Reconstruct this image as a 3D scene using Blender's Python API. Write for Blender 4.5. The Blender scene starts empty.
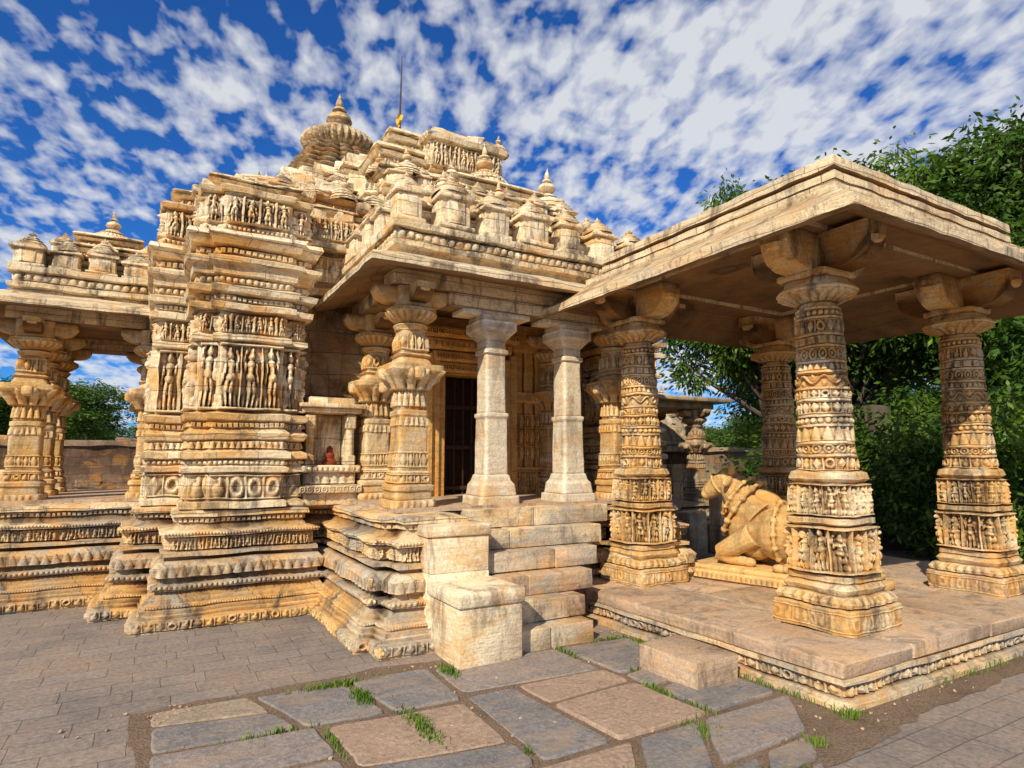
import bpy, math, numpy as np
from mathutils import Vector
rng=np.random.default_rng(7)
sc=bpy.context.scene
R=math.radians
# ------------------------------------------------------------------ mesh builder
class MB:
    def __init__(s): s.V=[];s.F=[];s.S=[];s.n=0
    def add(s,V,F,smooth=False):
        V=np.asarray(V,float).reshape(-1,3)
        s.V.append(V)
        if isinstance(F,np.ndarray): F=(F+s.n).tolist()
        else: F=[[i+s.n for i in f] for f in F]
        s.F+=F; s.S+=[smooth]*len(F); s.n+=len(V)
def wob(P,amp,f=3.0):
    x,y,z=P[:,0]*f,P[:,1]*f,P[:,2]*f
    a=np.sin(x*1.7+y*2.3+z*3.1)+np.sin(x*4.1-y*3.7+z*5.3+1)*.6+np.sin(x*9.7+y*8.9-z*11.3)*.4
    b=np.sin(x*2.9-y*1.3+z*2.7+2)+np.sin(-x*3.3+y*5.1+z*4.7)*.6+np.sin(x*8.3-y*10.1+z*9.1)*.4
    c=np.sin(x*2.1+y*3.3-z*1.9+4)+np.sin(x*5.7+y*2.9+z*3.9+3)*.6+np.sin(-x*9.1+y*9.7+z*8.7)*.4
    return P+amp*.5*np.stack([a,b,c],1)
def build(mb,name,mat,parent=None,w=0,wf=3.0,sharp=38):
    V=np.concatenate(mb.V)
    if w: V=wob(V,w,wf)
    me=bpy.data.meshes.new(name); me.from_pydata(V.tolist(),[],mb.F)
    me.polygons.foreach_set('use_smooth',np.array(mb.S,bool)); me.materials.append(mat); me.update()
    if sharp: me.set_sharp_from_angle(angle=R(sharp))
    o=bpy.data.objects.new(name,me); sc.collection.objects.link(o)
    if parent: o.parent=parent
    return o
def empty(name,loc=(0,0,0)):
    e=bpy.data.objects.new(name,None); e.location=loc; sc.collection.objects.link(e); return e
def grid_faces(nu,nv,wrapu=False):
    u=np.arange(nu if wrapu else nu-1); v=np.arange(nv-1)
    U,Vv=np.meshgrid(u,v); U=U.ravel();Vv=Vv.ravel(); U2=(U+1)%nu
    return np.stack([Vv*nu+U,Vv*nu+U2,(Vv+1)*nu+U2,(Vv+1)*nu+U],1)
def hsh(i,k=0.):
    s=np.sin(i*127.1+k*311.7)*43758.5453
    return s-np.floor(s)
def H(kind,u,v,seed=0):
    c=np.floor(u); x=u-c-.5; y=v
    h=np.zeros_like(x)
    if kind=='fig':
        r1=hsh(c,1+seed); r2=hsh(c,2+seed); fl=np.where(r2>.5,1,-1)
        xs=(x-(r1-.5)*.25*(y-.4))*fl; y=y*(.94+.16*hsh(c,4+seed))
        xs=xs+.05*np.sin(y*7)*(.4+r1)
        for cx,cy,rx,ry,a in ((0,.84,.13,.075,1.),(0,.92,.075,.06,.8),(0,.70,.2,.075,.8),(0,.61,.13,.1,.8),(.02,.50,.21,.085,.95),(-.09,.36,.11,.14,.85),(.11,.35,.11,.14,.85),(-.09,.18,.07,.16,.7),(.13,.17,.07,.16,.7),(-.27,.64,.065,.12,.6),(-.31,.5,.06,.11,.55),(.27,.68,.065,.1,.6),(.34,.80,.06,.11,.6),(.3,.9,.07,.05,.5),(-.3,.12,.1,.1,.5),(.33,.15,.07,.12,.4)):
            d=((xs-cx)/rx)**2+((y-cy)/ry)**2
            h=np.maximum(h,a*np.sqrt(np.clip(1-d,0,1)))
        y=v
        h=np.maximum(h,np.where(np.abs(x)>.445,.75,0)); h=np.maximum(h,np.where((y<.045)|(y>.965),.85,0))
    elif kind=='scroll':
        d=np.hypot(x,(y-.5)*.9); h=np.exp(-((d-.34)/.075)**2)+.9*np.exp(-(d/.13)**2)+.5*np.exp(-(((np.abs(x)-.5)**2+(np.abs(y-.5)-.45)**2)/.02))
        h=np.clip(h,0,1)*(.7+.3*hsh(c,3+seed)); h=np.maximum(h,np.where((y<.06)|(y>.94),.9,0))
    elif kind=='lotus':
        w=np.clip(1-y,0.02,1)**.4
        h=np.sqrt(np.clip(1-(2.1*x/w)**2,0,1))*(1-.35*y)
    elif kind=='diamond':
        d=np.abs(x)*2+np.abs(y-.5)*2; h=np.clip((1-d)*2.2,0,.8)+.3*np.exp(-(d/.3)**2); h=np.maximum(h,np.where(np.abs(x)>.46,.6,0)); h=np.maximum(h,np.where((y<.07)|(y>.93),.8,0))
    elif kind=='beads':
        d=(x/.42)**2+((y-.5)/.45)**2; h=np.sqrt(np.clip(1-d,0,1))
    elif kind=='teeth':
        h=np.where((np.abs(x)<.33)&(y>.1)&(y<.9),1.,0.)*(.75+.25*hsh(c,5+seed))
    elif kind=='vine':
        s=.5+.28*np.sin(2*np.pi*u*.5); h=np.exp(-((y-s)/.07)**2)+.8*np.exp(-(((x)**2+(y-(1-s))**2)/.025)); h=np.maximum(np.clip(h,0,1),np.where((y<.07)|(y>.93),.9,0))
    elif kind=='elem':
        r=hsh(c,9+seed)
        h=np.where(r<.4,np.sqrt(np.clip(1-(x/.3)**2-((y-.35)/.33)**2,0,1))+np.sqrt(np.clip(1-((x-.1)/.14)**2-((y-.74)/.18)**2,0,1))*.9,np.where(r<.7,np.clip((1-np.abs(x)*2.4-np.abs(y-.5)*2)*2,0,.9),np.exp(-((np.hypot(x,y-.5)-.3)/.1)**2)))
        h=np.clip(h,0,1)
        h=np.maximum(h,np.where(np.abs(x)>.45,.5,0)); h=np.maximum(h,np.where((y<.06)|(y>.94),.8,0))
    return h
AR={'fig':.42,'scroll':1.,'lotus':.8,'diamond':.9,'beads':1.,'teeth':.9,'vine':.8,'elem':.85}
def rel(mb,p0,p1,z0,z1,kind,depth,proud=.012,res=.012,seed=0,cell=None):
    p0=np.array(p0,float);p1=np.array(p1,float); d=p1-p0;L=np.hypot(*d)
    if L<.1: return
    d/=L; n=np.array([d[1],-d[0]]); hgt=z1-z0
    cw=cell or AR[kind]*hgt; nc=max(1,round(L/cw))
    res=min(res,max(hgt/10,.006)); nu=int(min(L/res,700))+2; nv=int(hgt/res)+2
    U,Vv=np.meshgrid(np.linspace(0,1,nu),np.linspace(0,1,nv))
    h=H(kind,np.clip(U*nc,0,nc-1e-4),Vv,seed)*depth
    h*= .82+.38*np.sin(U*L*7.1+Vv*3+seed)*np.sin(Vv*hgt*9+U*L*3)   # uneven erosion
    h+=proud
    h[0,:]=-.015;h[-1,:]=-.015;h[:,0]=-.015;h[:,-1]=-.015
    X=p0[0]+d[0]*U*L+n[0]*h; Y=p0[1]+d[1]*U*L+n[1]*h; Z=z0+Vv*hgt
    mb.add(np.stack([X.ravel(),Y.ravel(),Z.ravel()],1),grid_faces(nu,nv),True)
def offs(poly,o):
    P=np.array(poly,float); d=np.roll(P,-1,0)-P; d/=np.linalg.norm(d,axis=1)[:,None]
    n=np.stack([d[:,1],-d[:,0]],1); np_=np.roll(n,1,0)
    m=(n+np_)/(1+(n*np_).sum(1))[:,None]
    return P+m*o
def loft(mb,poly,prof,seg=.14,cap=True,bands=(),seed=0,skip=()):
    P=np.array(poly,float); n=len(P); L=np.linalg.norm(np.roll(P,-1,0)-P,axis=1)
    ms=[max(1,int(l/seg)) for l in L]; N=sum(ms); rows=[]
    for z,o in prof:
        C=offs(P,o); r=[]
        for i in range(n):
            a,b=C[i],C[(i+1)%n]
            for k in range(ms[i]): r.append(a+(b-a)*k/ms[i])
        r=np.array(r); rows.append(np.column_stack([r,np.full(N,z)]))
    V=np.concatenate(rows); mb.add(V,grid_faces(N,len(prof),True),True)
    if cap:
        mb.add(rows[-1],[list(range(N))]); mb.add(rows[0],[list(range(N))[::-1]])
    for b in bands:
        z0,z1,o,kind,dep=b[:5]; C=offs(P,o)
        for i in range(n):
            if i in skip: continue
            rel(mb,C[i],C[(i+1)%n],z0,z1,kind,dep,seed=seed+i,cell=b[5] if len(b)>5 else None)
def rect(x0,y0,x1,y1): return [(x0,y0),(x1,y0),(x1,y1),(x0,y1)]
def _mkblk():
    idx={};V=[];F=[]
    def vid(a):
        if a not in idx: idx[a]=len(V);V.append(a)
        return idx[a]
    for ax in range(3):
        for s in (0,3):
            for i in range(3):
                for j in range(3):
                    q=[]
                    for di,dj in ((0,0),(1,0),(1,1),(0,1)):
                        a=[0,0,0];a[ax]=s;a[(ax+1)%3]=i+di;a[(ax+2)%3]=j+dj;q.append(vid(tuple(a)))
                    F.append(q if s==3 else q[::-1])
    return np.array(V),np.array(F)
BV,BF=_mkblk()
def blk(mb,c,s,rot=0,bev=.012,jit=.004,tilt=0):
    s=np.array(s,float); b=min(bev,s.min()*.3); V=np.zeros((len(BV),3))
    ext=((BV==0)|(BV==3)); k=ext.sum(1)
    for a in range(3):
        h=s[a]/2; t=np.array([-h,-h+b,h-b,h]); V[:,a]=t[BV[:,a]]
        pull=np.where(k==2,.3,np.where(k==3,.45,0))*b
        V[:,a]-=np.where(ext[:,a],np.sign(V[:,a])*pull,0)
    V+=rng.uniform(-jit,jit,V.shape)
    if tilt: V[:,2]+=V[:,0]*rng.uniform(-tilt,tilt)+V[:,1]*rng.uniform(-tilt,tilt)
    cr,sr=math.cos(rot),math.sin(rot)
    W=np.stack([V[:,0]*cr-V[:,1]*sr,V[:,0]*sr+V[:,1]*cr,V[:,2]],1)+np.array(c)
    mb.add(W,BF)
def bx(mb,x0,x1,y0,y1,z0,z1,bev=.012,jit=.003): blk(mb,((x0+x1)/2,(y0+y1)/2,(z0+z1)/2),(x1-x0,y1-y0,z1-z0),0,bev,jit)
def column(mb,cx,cy,prof,bands=(),ns=112,dz=.014,rot=0,seed=0):
    prof=np.array(prof,float); z0,z1=prof[0,0],prof[-1,0]
    zs=np.unique(np.concatenate([prof[:,0],np.arange(z0,z1,dz)]))
    r=np.interp(zs,prof[:,0],prof[:,1]); p=np.interp(zs,prof[:,0],prof[:,2])
    th=np.linspace(0,2*np.pi,ns,endpoint=False)
    T,Z=np.meshgrid(th,zs); RR=r[:,None]*np.ones_like(T); PP=p[:,None]
    f=(np.abs(np.cos(T))**PP+np.abs(np.sin(T))**PP)**(-1/PP); RR=RR*f
    for b in bands:
        a,c,kind,dep,nc=b; m=(zs>=a)&(zs<=c)
        v=(zs[m]-a)/(c-a)
        Um,Vm=np.meshgrid(th/(2*np.pi)*nc,v); RR[m]+=H(kind,Um,Vm,seed)*dep
    T=T+rot
    V=np.stack([(cx+RR*np.cos(T)).ravel(),(cy+RR*np.sin(T)).ravel(),Z.ravel()],1)
    mb.add(V,grid_faces(ns,len(zs),True),True)
    mb.add(V[-ns:],[list(range(ns))])
def prism(mb,cx,cy,prof,w,axis):
    n=len(prof); V=[]
    for sgn in (-1,1):
        for s,z in prof: V.append((cx+s,cy+sgn*w/2,z) if axis==0 else (cx+sgn*w/2,cy+s,z))
    F=[list(range(n)),list(range(n,2*n))[::-1]]+[[i,(i+1)%n,n+(i+1)%n,n+i] for i in range(n)]
    mb.add(V,F)
def bracket(mb,cx,cy,z0,z1,l0,l1,w):
    hh=z1-z0
    pr=[(l0,z0)]+[(l0+(l1-l0)*math.sin(t*math.pi/2)**.8,z0+hh*.62*(1-math.cos(t*math.pi/2))) for t in (.25,.5,.75,1)]+[(l1+.012,z0+hh*.66),(l1+.012,z1)]
    pr=pr+[(-a,b) for a,b in pr[::-1]]
    prism(mb,cx,cy,pr,w,0); prism(mb,cx,cy,[(a,b-.003) for a,b in pr],w*.98,1)
    for sx,sy in ((1,0),(-1,0),(0,1),(0,-1)):
        for k in range(3):
            column(mb,cx+sx*(l1-.05-k*.09),cy+sy*(l1-.05-k*.09),[(z0+hh*(.42-.13*k),.01,2),(z0+hh*(.5-.13*k),w*.33,3),(z0+hh*(.62-.13*k),w*.38,3)],ns=12,dz=1)
def lathe(mb,c,prof,ns=32,ribs=0,amp=.05,s=1.,smooth=True,sq=2):
    th=np.linspace(0,2*np.pi,ns,endpoint=False); prof=np.array(prof,float)
    f=(np.abs(np.cos(th))**sq+np.abs(np.sin(th))**sq)**(-1/sq)
    k=f*(1+(amp*(np.abs(np.cos(th*ribs/2))-.5) if ribs else 0))
    V=[]
    for r,z in prof: V.append(np.stack([c[0]+s*r*k*np.cos(th),c[1]+s*r*k*np.sin(th),np.full(ns,c[2]+s*z)],1))
    mb.add(np.concatenate(V),grid_faces(ns,len(prof),True),smooth); mb.add(V[-1],[list(range(ns))])
KAL=[(.01,0),(.16,0),(.17,.04),(.09,.07),(.09,.10),(.2,.16),(.25,.24),(.22,.33),(.11,.39),(.09,.42),(.14,.45),(.13,.49),(.06,.53),(.075,.6),(.05,.7),(.012,.8),(.004,.84)]
AMA=[(.28,0),(.40,.04),(.49,.1),(.52,.17),(.49,.24),(.40,.30),(.28,.33),(.26,.34)]
BELL=[(.5,0),(.5,.04),(.44,.05),(.44,.08),(.47,.09),(.45,.14),(.40,.16),(.40,.19),(.42,.2),(.38,.27),(.31,.30),(.33,.32),(.28,.39),(.18,.44),(.19,.46),(.12,.5),(.1,.53)]
def bell(mb,c,s,rib=16,kal=True):
    lathe(mb,c,BELL,ns=40,ribs=rib,amp=.09,s=s)
    if kal: lathe(mb,(c[0],c[1],c[2]+.5*s),KAL,ns=14,s=s*.62)
def kuta(mb,c,w,h,seed=0,hat=True):
    x,y,z=c; j=rng.uniform(-.04,.04)
    blk(mb,(x,y,z+h*.04),(w*1.12,w*1.12,h*.08)); blk(mb,(x,y,z+h*.3),(w*.9,w*.9,h*.46),j)
    blk(mb,(x,y,z+h*.3),(w*.55,w*.98,h*.4),j); blk(mb,(x,y,z+h*.3),(w*.98,w*.55,h*.4),j)
    blk(mb,(x,y,z+h*.56),(w*1.15,w*1.15,h*.07),j); blk(mb,(x,y,z+h*.63),(w*.95,w*.95,h*.07),j)
    if hat: lathe(mb,(x,y,z+h*.66),[(.5,0),(.52,.06),(.45,.09),(.46,.13),(.36,.2),(.37,.24),(.24,.32),(.25,.36),(.1,.46),(.13,.53),(.04,.6),(.01,.68)],ns=20,s=w*rng.uniform(.95,1.12),sq=3,smooth=False)
def tube(mb,pts,rad,ns=10):
    pts=[Vector(p) for p in pts]; V=[]
    for i,p in enumerate(pts):
        t=(pts[min(i+1,len(pts)-1)]-pts[max(i-1,0)]).normalized()
        a=t.orthogonal().normalized() if abs(t.z)>.9 else t.cross(Vector((0,0,1))).normalized()
        b=t.cross(a)
        for k in range(ns):
            q=2*math.pi*k/ns; V.append(p+(a*math.cos(q)+b*math.sin(q))*rad[i])
    mb.add([tuple(v) for v in V],grid_faces(ns,len(pts),True),True)
    mb.add([tuple(v) for v in V[-ns:]],[list(range(ns))]);mb.add([tuple(v) for v in V[:ns]],[list(range(ns))[::-1]])
def ell(mb,c,r,rot=(0,0,0),n=24):
    from mathutils import Euler
    th=np.linspace(0,2*np.pi,n,endpoint=False); ph=np.linspace(-math.pi/2+.02,math.pi/2-.02,n//2+1)
    T,P=np.meshgrid(th,ph); V=np.stack([(np.cos(T)*np.cos(P)*r[0]).ravel(),(np.sin(T)*np.cos(P)*r[1]).ravel(),(np.sin(P)*r[2]).ravel()],1)
    M=np.array(Euler(rot).to_matrix()); V=V@M.T+np.array(c)
    mb.add(V,grid_faces(n,n//2+1,True),True); mb.add(V[-n:],[list(range(n))]);mb.add(V[:n],[list(range(n))[::-1]])
# ------------------------------------------------------------------ materials
class NT:
    def __init__(s,name):
        s.m=bpy.data.materials.new(name); s.m.use_nodes=True; s.t=s.m.node_tree; s.b=s.t.nodes['Principled BSDF']
        s.b.inputs['Roughness'].default_value=.9
        s.b.inputs['Specular IOR Level'].default_value=.2
    def n(s,ty,**k):
        x=s.t.nodes.new(ty)
        for a,v in k.items(): setattr(x,a,v)
        return x
    def l(s,a,b): s.t.links.new(a,b)
    def pos(s): return s.n('ShaderNodeNewGeometry').outputs['Position']
    def mapp(s,src,scale=(1,1,1),loc=(0,0,0),rot=(0,0,0)):
        m=s.n('ShaderNodeMapping'); s.l(src,m.inputs[0]); m.inputs['Scale'].default_value=scale; m.inputs['Location'].default_value=loc; m.inputs['Rotation'].default_value=rot; return m.outputs[0]
    def noise(s,src,scale,detail=6,rough=.6,dist=0):
        m=s.n('ShaderNodeTexNoise'); s.l(src,m.inputs['Vector']); m.inputs['Scale'].default_value=scale; m.inputs['Detail'].default_value=detail; m.inputs['Roughness'].default_value=rough; m.inputs['Distortion'].default_value=dist; return m.outputs['Fac']
    def ramp(s,src,stops,interp='LINEAR'):
        r=s.n('ShaderNodeValToRGB'); s.l(src,r.inputs[0]); e=r.color_ramp; e.interpolation=interp
        while len(e.elements)<len(stops): e.elements.new(.5)
        for i,(p,c) in enumerate(stops):
            e.elements[i].position=p; e.elements[i].color=(c,c,c,1) if isinstance(c,(int,float)) else (*c,1)
        return r.outputs[0]
    def mix(s,fac,a,b,blend='MIX'):
        m=s.n('ShaderNodeMix',data_type='RGBA',blend_type=blend)
        for i,v in ((0,fac),(6,a),(7,b)):
            sock=m.inputs[i]
            if isinstance(v,(int,float)): sock.default_value=float(v) if i==0 else (v,v,v,1)
            elif isinstance(v,tuple): sock.default_value=(*v,1)
            else: s.l(v,sock)
        return m.outputs[2]
    def math(s,op,a,b=0.,c=0.):
        m=s.n('ShaderNodeMath',operation=op)
        for i,v in enumerate((a,b,c)):
            if isinstance(v,(int,float)): m.inputs[i].default_value=v
            else: s.l(v,m.inputs[i])
        return m.outputs[0]
    def bump(s,h,strength=.5,dist=.02):
        b=s.n('ShaderNodeBump'); b.inputs['Strength'].default_value=strength; b.inputs['Distance'].default_value=dist; s.l(h,b.inputs['Height']); s.l(b.outputs[0],s.b.inputs['Normal'])
def stone(name,cols,brick=None,grime=.55,strata=.35,carve=0,bumpd=.02,darkcol=(.12,.09,.065),seed=0,under=False,stain=.7):
    t=NT(name); geo=t.n('ShaderNodeNewGeometry'); P=geo.outputs['Position']; sep=t.n('ShaderNodeSeparateXYZ'); t.l(P,sep.inputs[0])
    N0=t.noise(t.mapp(P,loc=(seed,seed*2,0)),1.1,3,.6)
    if brick:
        u=t.math('ADD',sep.outputs[0],sep.outputs[1])
        w=t.math('MULTIPLY',t.math('SUBTRACT',N0,.5),.12)
        comb=t.n('ShaderNodeCombineXYZ'); t.l(t.math('ADD',u,w),comb.inputs[0]); t.l(t.math('ADD',sep.outputs[2],w),comb.inputs[1])
        b=t.n('ShaderNodeTexBrick'); t.l(comb.outputs[0],b.inputs['Vector']); b.offset=.37; b.squash=.7; b.squash_frequency=3
        b.inputs['Color1'].default_value=(0,0,0,1);b.inputs['Color2'].default_value=(1,1,1,1);b.inputs['Mortar'].default_value=(.5,.5,.5,1)
        b.inputs['Scale'].default_value=1;b.inputs['Mortar Size'].default_value=.0035;b.inputs['Mortar Smooth'].default_value=.3
        b.inputs['Brick Width'].default_value=brick[0];b.inputs['Row Height'].default_value=brick[1]
        val=t.math('ADD',t.math('MULTIPLY',b.outputs['Color'],.55),t.math('MULTIPLY',N0,.75)); val=t.math('SUBTRACT',val,.14)
        mort=b.outputs['Fac']
    else:
        val=t.ramp(N0,[(.3,0.),(.7,1.)]); mort=None
    n=len(cols); col=t.ramp(val,[(i/(n-1) if n>1 else 0,c) for i,c in enumerate(cols)])
    S=t.noise(t.mapp(P,(1.3,1.3,13),loc=(seed,0,seed)),1.6,4,.65,.6)
    col=t.mix(strata,col,t.mix(1.,col,t.ramp(S,[(.3,.5),(.5,1.05),(.7,1.3)]),'MULTIPLY'))
    F=t.noise(P,38,3,.75); col=t.mix(.5,col,t.mix(1.,col,t.ramp(F,[(.3,.55),(.6,1.3)]),'MULTIPLY'))
    O=t.noise(t.mapp(P,(1,1,2.2),loc=(4+seed,2,1)),2.0,5,.68,.8); col=t.mix(t.ramp(O,[(.50,0.),(.62,stain)]),col,(.62,.31,.075))
    G=t.noise(t.mapp(P,(1.6,1.6,.5),loc=(seed*3,7,3)),2.4,8,.75,.7)
    col=t.mix(t.ramp(G,[(.50,0.),(.62,grime)]),col,darkcol)
    if mort is not None: col=t.mix(t.math('MULTIPLY',mort,.7),col,(.10,.07,.045))
    # hollows of the carving darkened: dirt plus painted shade; raised edges lightened for contrast
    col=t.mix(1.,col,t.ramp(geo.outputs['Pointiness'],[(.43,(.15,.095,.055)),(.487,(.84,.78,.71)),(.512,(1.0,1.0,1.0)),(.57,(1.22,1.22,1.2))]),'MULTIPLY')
    h=t.math('ADD',t.math('MULTIPLY',t.noise(P,20,5,.75),.7),t.math('MULTIPLY',S,.5))
    if carve:
        v=t.n('ShaderNodeTexVoronoi',feature='SMOOTH_F1'); t.l(t.mapp(P,(1,1,1.15)),v.inputs['Vector']); v.inputs['Scale'].default_value=carve; v.inputs['Smoothness'].default_value=.25
        h=t.math('SUBTRACT',h,t.math('MULTIPLY',v.outputs['Distance'],1.6)); col=t.mix(t.ramp(v.outputs['Distance'],[(.35,0.),(.75,.45)]),col,(.16,.10,.06))
    if mort is not None: h=t.math('SUBTRACT',h,t.math('MULTIPLY',mort,.9))
    if under:  # faces pointing down tinted brown: soffit grime with roof shade painted in
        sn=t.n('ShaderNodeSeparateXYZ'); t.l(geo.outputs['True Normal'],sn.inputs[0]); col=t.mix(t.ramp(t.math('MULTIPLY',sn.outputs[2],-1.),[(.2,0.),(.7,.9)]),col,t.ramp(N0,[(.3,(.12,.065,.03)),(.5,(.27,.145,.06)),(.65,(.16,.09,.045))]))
    t.l(col,t.b.inputs['Base Color']); t.bump(h,.9,bumpd)
    return t.m
cream=(.66,.51,.30);ochre=(.60,.365,.13);pink=(.50,.335,.20);gry=(.38,.325,.245);pale=(.72,.61,.42);brown=(.36,.20,.09)
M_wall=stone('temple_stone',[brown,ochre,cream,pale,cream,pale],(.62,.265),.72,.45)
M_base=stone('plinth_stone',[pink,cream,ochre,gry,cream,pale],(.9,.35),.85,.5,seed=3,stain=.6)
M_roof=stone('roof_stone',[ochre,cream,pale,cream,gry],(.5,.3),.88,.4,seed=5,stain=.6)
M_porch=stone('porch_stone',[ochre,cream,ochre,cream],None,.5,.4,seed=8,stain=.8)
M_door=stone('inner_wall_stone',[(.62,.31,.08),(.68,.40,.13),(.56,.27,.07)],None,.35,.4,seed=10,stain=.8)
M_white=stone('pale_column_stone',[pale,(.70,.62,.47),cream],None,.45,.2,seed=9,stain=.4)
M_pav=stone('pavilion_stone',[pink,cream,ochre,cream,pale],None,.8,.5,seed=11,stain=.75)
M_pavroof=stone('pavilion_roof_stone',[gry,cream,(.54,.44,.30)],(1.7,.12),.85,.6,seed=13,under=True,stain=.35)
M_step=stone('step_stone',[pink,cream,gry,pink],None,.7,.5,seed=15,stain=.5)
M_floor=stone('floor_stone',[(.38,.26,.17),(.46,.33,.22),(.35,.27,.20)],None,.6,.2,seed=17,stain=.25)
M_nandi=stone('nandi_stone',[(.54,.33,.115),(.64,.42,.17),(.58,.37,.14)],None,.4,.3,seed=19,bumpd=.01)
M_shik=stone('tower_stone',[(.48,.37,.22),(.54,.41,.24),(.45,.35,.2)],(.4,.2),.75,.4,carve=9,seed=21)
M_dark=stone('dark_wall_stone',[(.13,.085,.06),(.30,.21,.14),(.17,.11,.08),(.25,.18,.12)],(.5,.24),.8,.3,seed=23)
def flat(name,c,rough=.9,met=0):
    t=NT(name); P=t.pos(); n=t.noise(P,12,4); t.l(t.mix(1.,c,t.ramp(n,[(.3,.75),(.7,1.15)]),'MULTIPLY'),t.b.inputs['Base Color']); t.b.inputs['Roughness'].default_value=rough;t.b.inputs['Metallic'].default_value=met; return t.m
# ------------------------------------------------------------------ TEMPLE
temple=empty('stone_temple')
FZ=1.08
BASEP=[(0,.45),(.11,.45),(.112,.40),(.14,.405),(.15,.38),(.185,.385),(.19,.35),(.225,.355),(.235,.32),(.27,.315),(.275,.29),(.31,.275),(.34,.25),(.345,.30),(.40,.31),(.41,.25),(.45,.24),(.50,.29),(.56,.30),(.61,.25),(.62,.19),(.65,.19),(.655,.24),(.69,.24),(.70,.17),(.84,.17),(.845,.24),(.885,.23),(.91,.13),(.96,.10),(1.02,.10),(1.03,.16),(FZ,.15),(FZ+.02,0)]
BASEB=[(.015,.10,.45,'elem',.025,.1),(.197,.222,.35,'beads',.012),(.355,.40,.30,'beads',.02),(.46,.58,.275,'lotus',.035),(.705,.835,.17,'fig',.05,.075),(.965,1.02,.10,'teeth',.03),(.855,.885,.235,'beads',.015)]
plan=[(0,8.05),(.37,8.05),(.37,7.3),(1.39,7.3),(1.39,7.72),(2.2,7.72),(5.0,7.72),(5.8,7.72),(5.8,7.3),(6.82,7.3),(6.82,8.05),(7.2,8.05),(7.2,14.5),(0,14.5)]
mb=MB()
loft(mb,plan,BASEP,bands=BASEB)
build(mb,'body_plinth',M_base,temple,.010,3)
mb=MB()
WP=[(FZ+.02,.10),(1.16,.10),(1.18,.05),(1.46,.04),(1.47,.10),(1.52,.11),(1.54,.06),(1.60,.06),(1.62,.12),(1.68,.12),(1.71,.05),(1.80,.04),(1.82,.09),(1.88,.11),(1.93,.05),(2.0,.05),(2.02,.10),(2.08,.12),(2.11,.0),(2.86,.0),(2.88,.08),(2.93,.08),(2.95,.02),(3.18,.02),(3.2,.12),(3.26,.13),(3.29,.04),(3.36,.04),(3.38,.14),(3.44,.16),(3.48,.05),(3.56,.05),(3.58,.11),(3.66,.12),(3.7,.18),(3.75,.19),(3.80,.06),(3.88,.05),(3.9,.14),(3.97,.17),(4.0,.2),(4.05,.18),(4.08,.05),(4.14,.05),(4.16,.02),(4.50,.02),(4.52,.08),(4.57,.1),(4.61,.02),(4.64,-.1)]
WB=[(1.19,1.45,.045,'elem',.04,.18),(1.55,1.60,.06,'beads',.02),(1.72,1.80,.05,'lotus',.03),(1.94,2.0,.05,'teeth',.03),(2.13,2.85,0,'fig',.12,.225),(2.96,3.17,.02,'fig',.07,.12),(3.30,3.36,.04,'teeth',.03),(3.49,3.56,.05,'beads',.03),(3.81,3.88,.06,'teeth',.03),(4.09,4.14,.05,'beads',.03),(4.17,4.49,.02,'fig',.10,.16)]
loft(mb,rect(.37,7.3,1.39,8.6),WP,bands=WB,skip=(2,))
loft(mb,rect(0.0,8.05,.45,9.0),[(z+.004,o*.9) for z,o in WP],bands=[(b[0],b[1],b[2]*.9,*b[3:]) for b in WB],skip=(1,2),seed=4)
loft(mb,rect(5.8,7.3,6.82,8.6),WP,bands=WB,skip=(2,),seed=8)
loft(mb,rect(6.75,8.05,7.2,9.0),[(z+.004,o*.9) for z,o in WP],seed=9)
loft(mb,rect(.56,7.20,1.2,7.6),[(z+.006,o*.9) for z,o in WP],bands=WB,skip=(2,),seed=12)
PW=[(FZ+.01,.05),(1.25,.05),(1.27,0),(3.6,0),(3.62,.06),(3.7,.08),(3.74,0),(4.2,0),(4.22,.08),(4.3,.1),(4.34,0),(4.66,-.02)]
loft(mb,[(.1,8.25),(1.38,8.25),(1.38,7.72),(2.35,7.72),(2.35,8.2),(4.85,8.2),(4.85,7.72),(5.82,7.72),(5.82,8.25),(7.1,8.25),(7.1,14.4),(.1,14.4)],PW,bands=[(4.36,4.64,-.0,'fig',.07,.14),(3.8,4.15,0,'elem',.05,.2)],skip=(6,9,10,11))
build(mb,'body_walls',M_wall,temple,.010,3)
mb=MB()
bx(mb,2.36,3.2,7.62,7.9,FZ,3.6);bx(mb,4.05,4.84,7.62,7.9,FZ,3.6);bx(mb,3.2,4.05,7.63,7.9,2.75,3.6)
for k,(o,dp) in enumerate(((.0,.0),(.1,.05),(.22,.1),(.34,.06))):
    for sx in (-1,1):
        cx=3.625+sx*(.36+o); bx(mb,cx-.05,cx+.05,7.50-dp,7.62,FZ,2.85+o*.6)
        rel(mb,(cx-.05,7.495-dp),(cx+.05,7.495-dp),FZ+.06,FZ+.5,'fig',.03,res=.008)
        for q in range(12): rel(mb,(cx-.05,7.497-dp),(cx+.05,7.497-dp),1.62+q*.098,1.62+q*.098+.094,'elem',.022,res=.008,seed=q+k)
for k,z in enumerate((2.76,2.9,3.05,3.2)):
    bx(mb,3.2-k*.1,4.05+k*.1,7.46-k*.05,7.62,z,z+.13); rel(mb,(3.22-k*.1,7.455-k*.05),(4.03+k*.1,7.455-k*.05),z+.02,z+.11,('scroll','fig','teeth','scroll')[k],.03,res=.008)
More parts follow.
